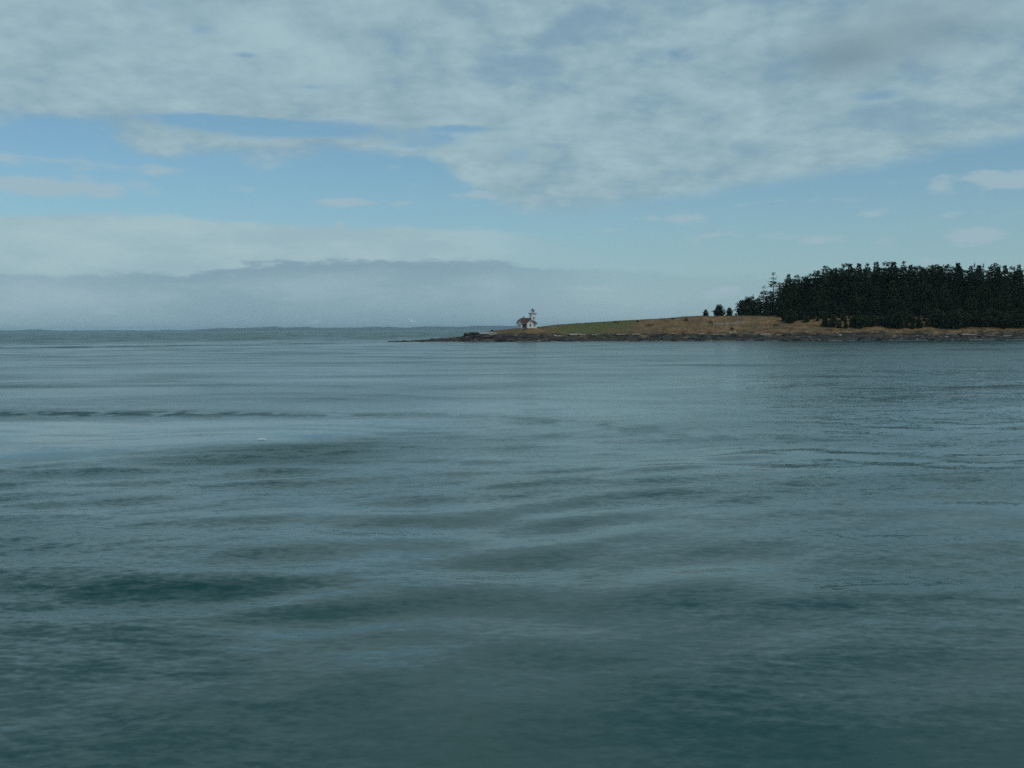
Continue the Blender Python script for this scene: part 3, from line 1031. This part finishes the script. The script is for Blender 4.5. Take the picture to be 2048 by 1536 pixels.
m_pale = plain('pale_rock', (.33, .33, .31, 1), .9, .2, 1.2)
m_dark = plain('dark_shore_rock', (.055, .052, .05, 1), .9, .45, .6)
m_log = plain('bleached_driftwood', (.46, .42, .36, 1), .9, .2, .8)
for px, py, Y, dim, lb in [(1118, 673.5, 585, (1.0, .7, .6), 'pale boulder on the dark shore just right of the lighthouse'),
                           (1680, 672, 556, (1.0, .8, .6), 'pale boulder on the shore below the left part of the wood'),
                           (1461, 667.5, 572, (.9, .7, .6), 'pale boulder on the rocky bank below the pale stone strip'),
                           (1893, 675, 539, (.8, .6, .5), 'small white boulder near the waterline below the right wood'),
                           (1469, 664, 574, (.7, .6, .5), 'small pale rock high on the bank below the pale strip')]:
    p = ground_at(px, py)
    o = link('boulder', rock_mesh('boulder', int(px), *dim), m_pale)
    o.location = (p.x, p.y, gz(p.x, p.y) + dim[2] * .45)
    tag(o, lb, 'rock')
# grey slabs on the point
for px, py, Y, dim, lb in [(975, 665.5, 597, (6.0, 2.6, 1.0), 'broad grey rock slab on top of the left point'), (948, 665, 597, (4.2, 2.4, .9), 'brown rock slab at the left end of the point'),
                           (934, 666.5, 594, (2.2, 1.6, .9), 'dark jutting rock at the outer end of the point')]:
    p = at(px, py, Y)
    o = link('rock_slab', rock_mesh('rock_slab', int(px) + 3, *dim), m_pale if px > 960 else m_dark)
    o.location = (p.x, p.y, p.z - dim[2] * .6)
    tag(o, lb, 'rock')


def log(px, py, Y, L, r, rz, label):
    p = ground_at(px, py)
    z = p.z
    mb = MB().tube([(-L / 2, 0, 0), (-L / 6, .1, .06), (L / 5, -.06, .03), (L / 2, .1, .12)], [r * 1.25, r, r * .9, r * .6], 8)
    o = mb.build('driftwood_log', m_log)
    o.location = (p.x, p.y, max(z, gz(p.x - L * .35, p.y), gz(p.x + L * .35, p.y)) + r * .6)
    o.rotation_euler = (0, R(rnd.uniform(-1.5, 1.5)), R(rz))
    tag(o, label, 'log')


log(1158, 671.5, 584, 9.5, .26, 4, 'long pale driftwood log on the shore right of the lighthouse')
log(1150, 669, 588, 7.0, .2, -6, 'thinner pale log lying behind the long log near the lighthouse')
log(1190, 671, 583, 3.5, .26, -25, 'short thick driftwood log right of the long log')
log(1243, 671, 578, 5.0, .2, 6, 'slim pale log on the shore below the green grass')
log(1272, 670, 577, 4.2, .2, -4, 'slim pale log on the shore below the wide low shrub')
log(1532, 670.5, 562, 6.0, .22, 8, 'straight pale log on the shore below the gappy firs')
log(1405, 669, 570, 3.0, .18, 3, 'short pale log on the shore below the small bushy trees')
log(1432, 670.5, 569, 3.6, .18, -8, 'short pale log on the shore below the pale stone strip')
log(1940, 671.5, 543, 8.0, .18, 2, 'long thin pale log on the shore below the right wood')
log(1905, 671.5, 545, 6.0, .16, -3, 'thin pale log left of the long thin log below the wood')
log(2015, 673, 540, 4.0, .18, 4, 'short pale log on the shore near the right edge')

# broken pale foundation lying in the dry grass
p = ground_at(1456, 647.5)
fo = tag(empty('ruined_foundation', (p.x, p.y, 0), R(-2)), 'pale grey stone strip lying in the dry grass below the small trees', 'ruin')
xx = -8.2
r2 = random.Random(3)
while xx < 8:
    L_ = r2.uniform(.9, 2.1)
    zt = gz(p.x + xx + L_ / 2, p.y - 1.0)
    mb = MB()
    hgt = r2.uniform(.45, .95) * (1.0 - .03 * (xx + 8))
    yo = r2.uniform(-.3, .3)
    mb.loft([[(xx + .04, -1.1 + yo, zt - .8), (xx + L_ - .04, -1.1 + yo, zt - .8), (xx + L_ - .04, .9 + yo, zt - .8), (xx + .04, .9 + yo, zt - .8)],
             [(xx + .1, -1.0 + yo, zt + hgt * .8), (xx + L_ - .1, -1.0 + yo, zt + hgt), (xx + L_ - .12, .8 + yo, zt + hgt + .15), (xx + .1, .8 + yo, zt + hgt * .9 + .15)]])
    mb.build('stone', m_pale, fo)
    xx += L_ + r2.choice([0, 0, .12])

# countless beach stones and ledges
RV, RF = [], []
protos = []
for q in range(6):
    me_ = rock_mesh('tmp', 100 + q, 1, .8, .55)
    va_ = np.zeros(len(me_.vertices) * 3)
    me_.vertices.foreach_get('co', va_)
    fa_ = np.array([tuple(pp.vertices) for pp in me_.polygons])
    protos.append((va_.reshape(-1, 3), fa_))
    bpy.data.meshes.remove(me_)
off = 0
rg = np.random.default_rng(12)
xs_ = rg.uniform(-70, 300, 1500)
ss_ = np.abs(rg.normal(0, 1, 1500)) * 9 + .3
for x0, s0 in zip(xs_, ss_):
    if s0 > 25 or (x0 < -45 and s0 > 6):
        continue
    y0 = shore_y(x0) + s0
    v_, f2 = protos[rg.integers(6)]
    sc_ = rg.lognormal(-.75, .5)
    a = rg.uniform(0, 6.28)
    rot = np.array([[math.cos(a), -math.sin(a), 0], [math.sin(a), math.cos(a), 0], [0, 0, 1]])
    RV.append((v_ * sc_) @ rot.T * np.array([1.3, 1, .9]) + np.array([x0, y0, gz(x0, y0) + .1 * sc_]))
    RF.append(f2 + off)
    off += len(v_)
me = np_mesh('shore_rocks', np.vstack(RV), np.vstack(RF), False)
m_rk, nt, b = mat('shore_rocks')
geo = nt.node('ShaderNodeNewGeometry')
ri = X(nt, geo.outputs['Random Per Island'])
c = nt.mix(nt.sstep(ri, .0, .85), (.022, .022, .022, 1), (.09, .085, .078, 1))
c = nt.mix(nt.sstep(ri, .972, .99), c, (.34, .32, .28, 1))
nt.put(b.inputs['Base Color'], c)
b.inputs['Roughness'].default_value = .85
tag(link('shore_rocks', me, m_rk), 'dark boulders and stones strewn along the shore', 'rocks', None, 'stuff')

# dry grass tufts
n = 26000
x0 = rg.uniform(-15, 300, n)
s0 = rg.uniform(22, 80, n)
y0 = np.interp(x0, SHX, SHY) + s0
z0, _ = terrain(x0, y0)
P = np.stack([x0, y0, z0 - .05], 1)
D = np.stack([rg.normal(0, .35, n), rg.normal(0, .35, n), np.ones(n)], 1)
D /= np.linalg.norm(D, axis=1)[:, None]
okk = ~((x0 > lx - 4) & (x0 < lx + 11) & (y0 > ly - 3) & (y0 < ly + 12))
P, D = P[okk], D[okk]
L = rg.uniform(.25, .6, len(P))
me = leaf_mesh('dry_grass', P, D, L, L * .55, rg)
m_dg, nt, b = mat('dry_grass')
geo = nt.node('ShaderNodeNewGeometry')
x_, y_, z_ = nt.sep(geo.outputs['Position'])
n1 = nt.noise(geo.outputs['Position'], .22, 5, .65)
gq = nt.math('EXPONENT', ((x_ - 48.0) / 24.0) * ((x_ - 48.0) / 24.0) * -1.0)
ri = X(nt, geo.outputs['Random Per Island'])
dcol = nt.mix(ri, (.135, .080, .038, 1), (.25, .160, .080, 1))
nt.put(b.inputs['Base Color'], nt.mix(nt.sstep(gq + (n1 - .5) * 1.2, .45, .75), dcol, (.105, .110, .038, 1)))
b.inputs['Roughness'].default_value = .9
tag(link('dry_grass', me, m_dg), 'dry brown and green grass covering the island slope', 'grass', None, 'stuff')

# thin broken line of foam where the sea meets the rocks, and flecks on the tide rip
fv, ff = [], []


def foam_bit(x, y, a, bq, rz, z=.05):
    i = len(fv)
    nseg = 8
    for q in range(nseg):
        t = 2 * math.pi * q / nseg
        r_ = 1 + .3 * math.sin(3 * t + x) + .15 * math.sin(5 * t + y)
        u_, v_ = a * r_ * math.cos(t), bq * r_ * math.sin(t)
        fv.append((x + u_ * math.cos(rz) - v_ * math.sin(rz), y + u_ * math.sin(rz) + v_ * math.cos(rz), z))
    fv.append((x, y, z + .08))
    for q in range(nseg):
        ff.append((i + q, i + (q + 1) % nseg, i + nseg))


xq = np.arange(-74, 300, .6)
zq = np.stack([terrain(xq, np.interp(xq, SHX, SHY) + o_)[0] for o_ in np.arange(-9, 9, .3)])
first = np.argmax(zq > .02, axis=0)
ysh = np.interp(xq, SHX, SHY) + np.arange(-9, 9, .3)[first]
for x0_, y0_, nz_ in zip(xq, ysh, fbm(xq / 6, xq * 0, 77, 3)):
    if nz_ > .47:
        foam_bit(x0_, y0_ - .35, rg.uniform(.3, .7), rg.uniform(.15, .35), rg.uniform(-.3, .3))
for px, py, a in ((524, 880, .15), (530, 881, .11), (519, 880.5, .12)):
    q = at(px, py, 50)
    dv = q - CAM
    t = -CAM.z / dv.z
    q = CAM + dv * t
    foam_bit(q.x, q.y, a, a * .8, .1, .06)
me = bpy.data.meshes.new('sea_foam')
me.from_pydata(fv, [], ff)
m_foam = plain('sea_foam', (.62, .66, .66, 1), .9, .1, 3)
tag(link('sea_foam', me, m_foam), 'thin white foam along the waterline and small flecks on the sea', 'foam', None, 'stuff')

# ================================================================== GULL
m_gull = plain('gull_feathers', (.80, .80, .80, 1), .8, .04, 5)
m_gwing = plain('gull_wings', (.62, .64, .66, 1), .8, .06, 5)
p = at(824, 642.5, 150)
gl = tag(empty('gull', p), 'pale gull gliding low over the sea beyond the rocky spit', 'bird')
gl.rotation_euler = (R(42), R(24), R(8))
body = MB().tube([(0, -.24, 0), (0, -.20, .02), (0, -.13, .03), (0, .0, .02), (0, .15, .01), (0, .26, .0), (0, .34, 0)], [.01, .035, .045, .062, .05, .025, .008], 10)
body.loft([[(-.03, .28, .0), (.03, .28, .0), (.03, .28, .012), (-.03, .28, .012)], [(-.07, .43, .0), (.07, .43, 0), (.07, .43, .008), (-.07, .43, .008)]])
body.build('body', m_gull, gl)
for sgn, rise in ((-1, .16), (1, .24)):
    secs = [(0.03, -.08, .08, .02), (.25, -.12, .06, .10 * rise / .16), (.42, -.10, .06, .13 * rise / .16), (.62, -.02, .08, .12 * rise / .16), (.74, .08, .11, .10 * rise / .16)]
    MB().loft([[(sgn * u, y0_, z_q), (sgn * u, (y0_ + y1_) / 2 - .0, z_q + .018), (sgn * u, y1_, z_q + .004), (sgn * u, (y0_ + y1_) / 2, z_q - .004)] for u, y0_, y1_, z_q in secs]).build('wing', m_gwing, gl)

# ================================================================== AIR
hb = MB().box(-40000, 40000, -40000, 40000, -4.5, 150)
m_hz = bpy.data.materials.new('haze')
m_hz.use_nodes = True
nt = NT(m_hz.node_tree)
nt.n.clear()
pv = nt.node('ShaderNodeVolumePrincipled')
pv.inputs['Color'].default_value = (.72, .88, 1.0, 1)
pv.inputs['Density'].default_value = 3.0e-5
pv.inputs['Anisotropy'].default_value = .1
mo = nt.node('ShaderNodeOutputMaterial')
nt.t.links.new(pv.outputs[0], mo.inputs['Volume'])
hz = hb.build('haze', m_hz)
tag(hz, 'thin pale sea haze', None, None, 'stuff')
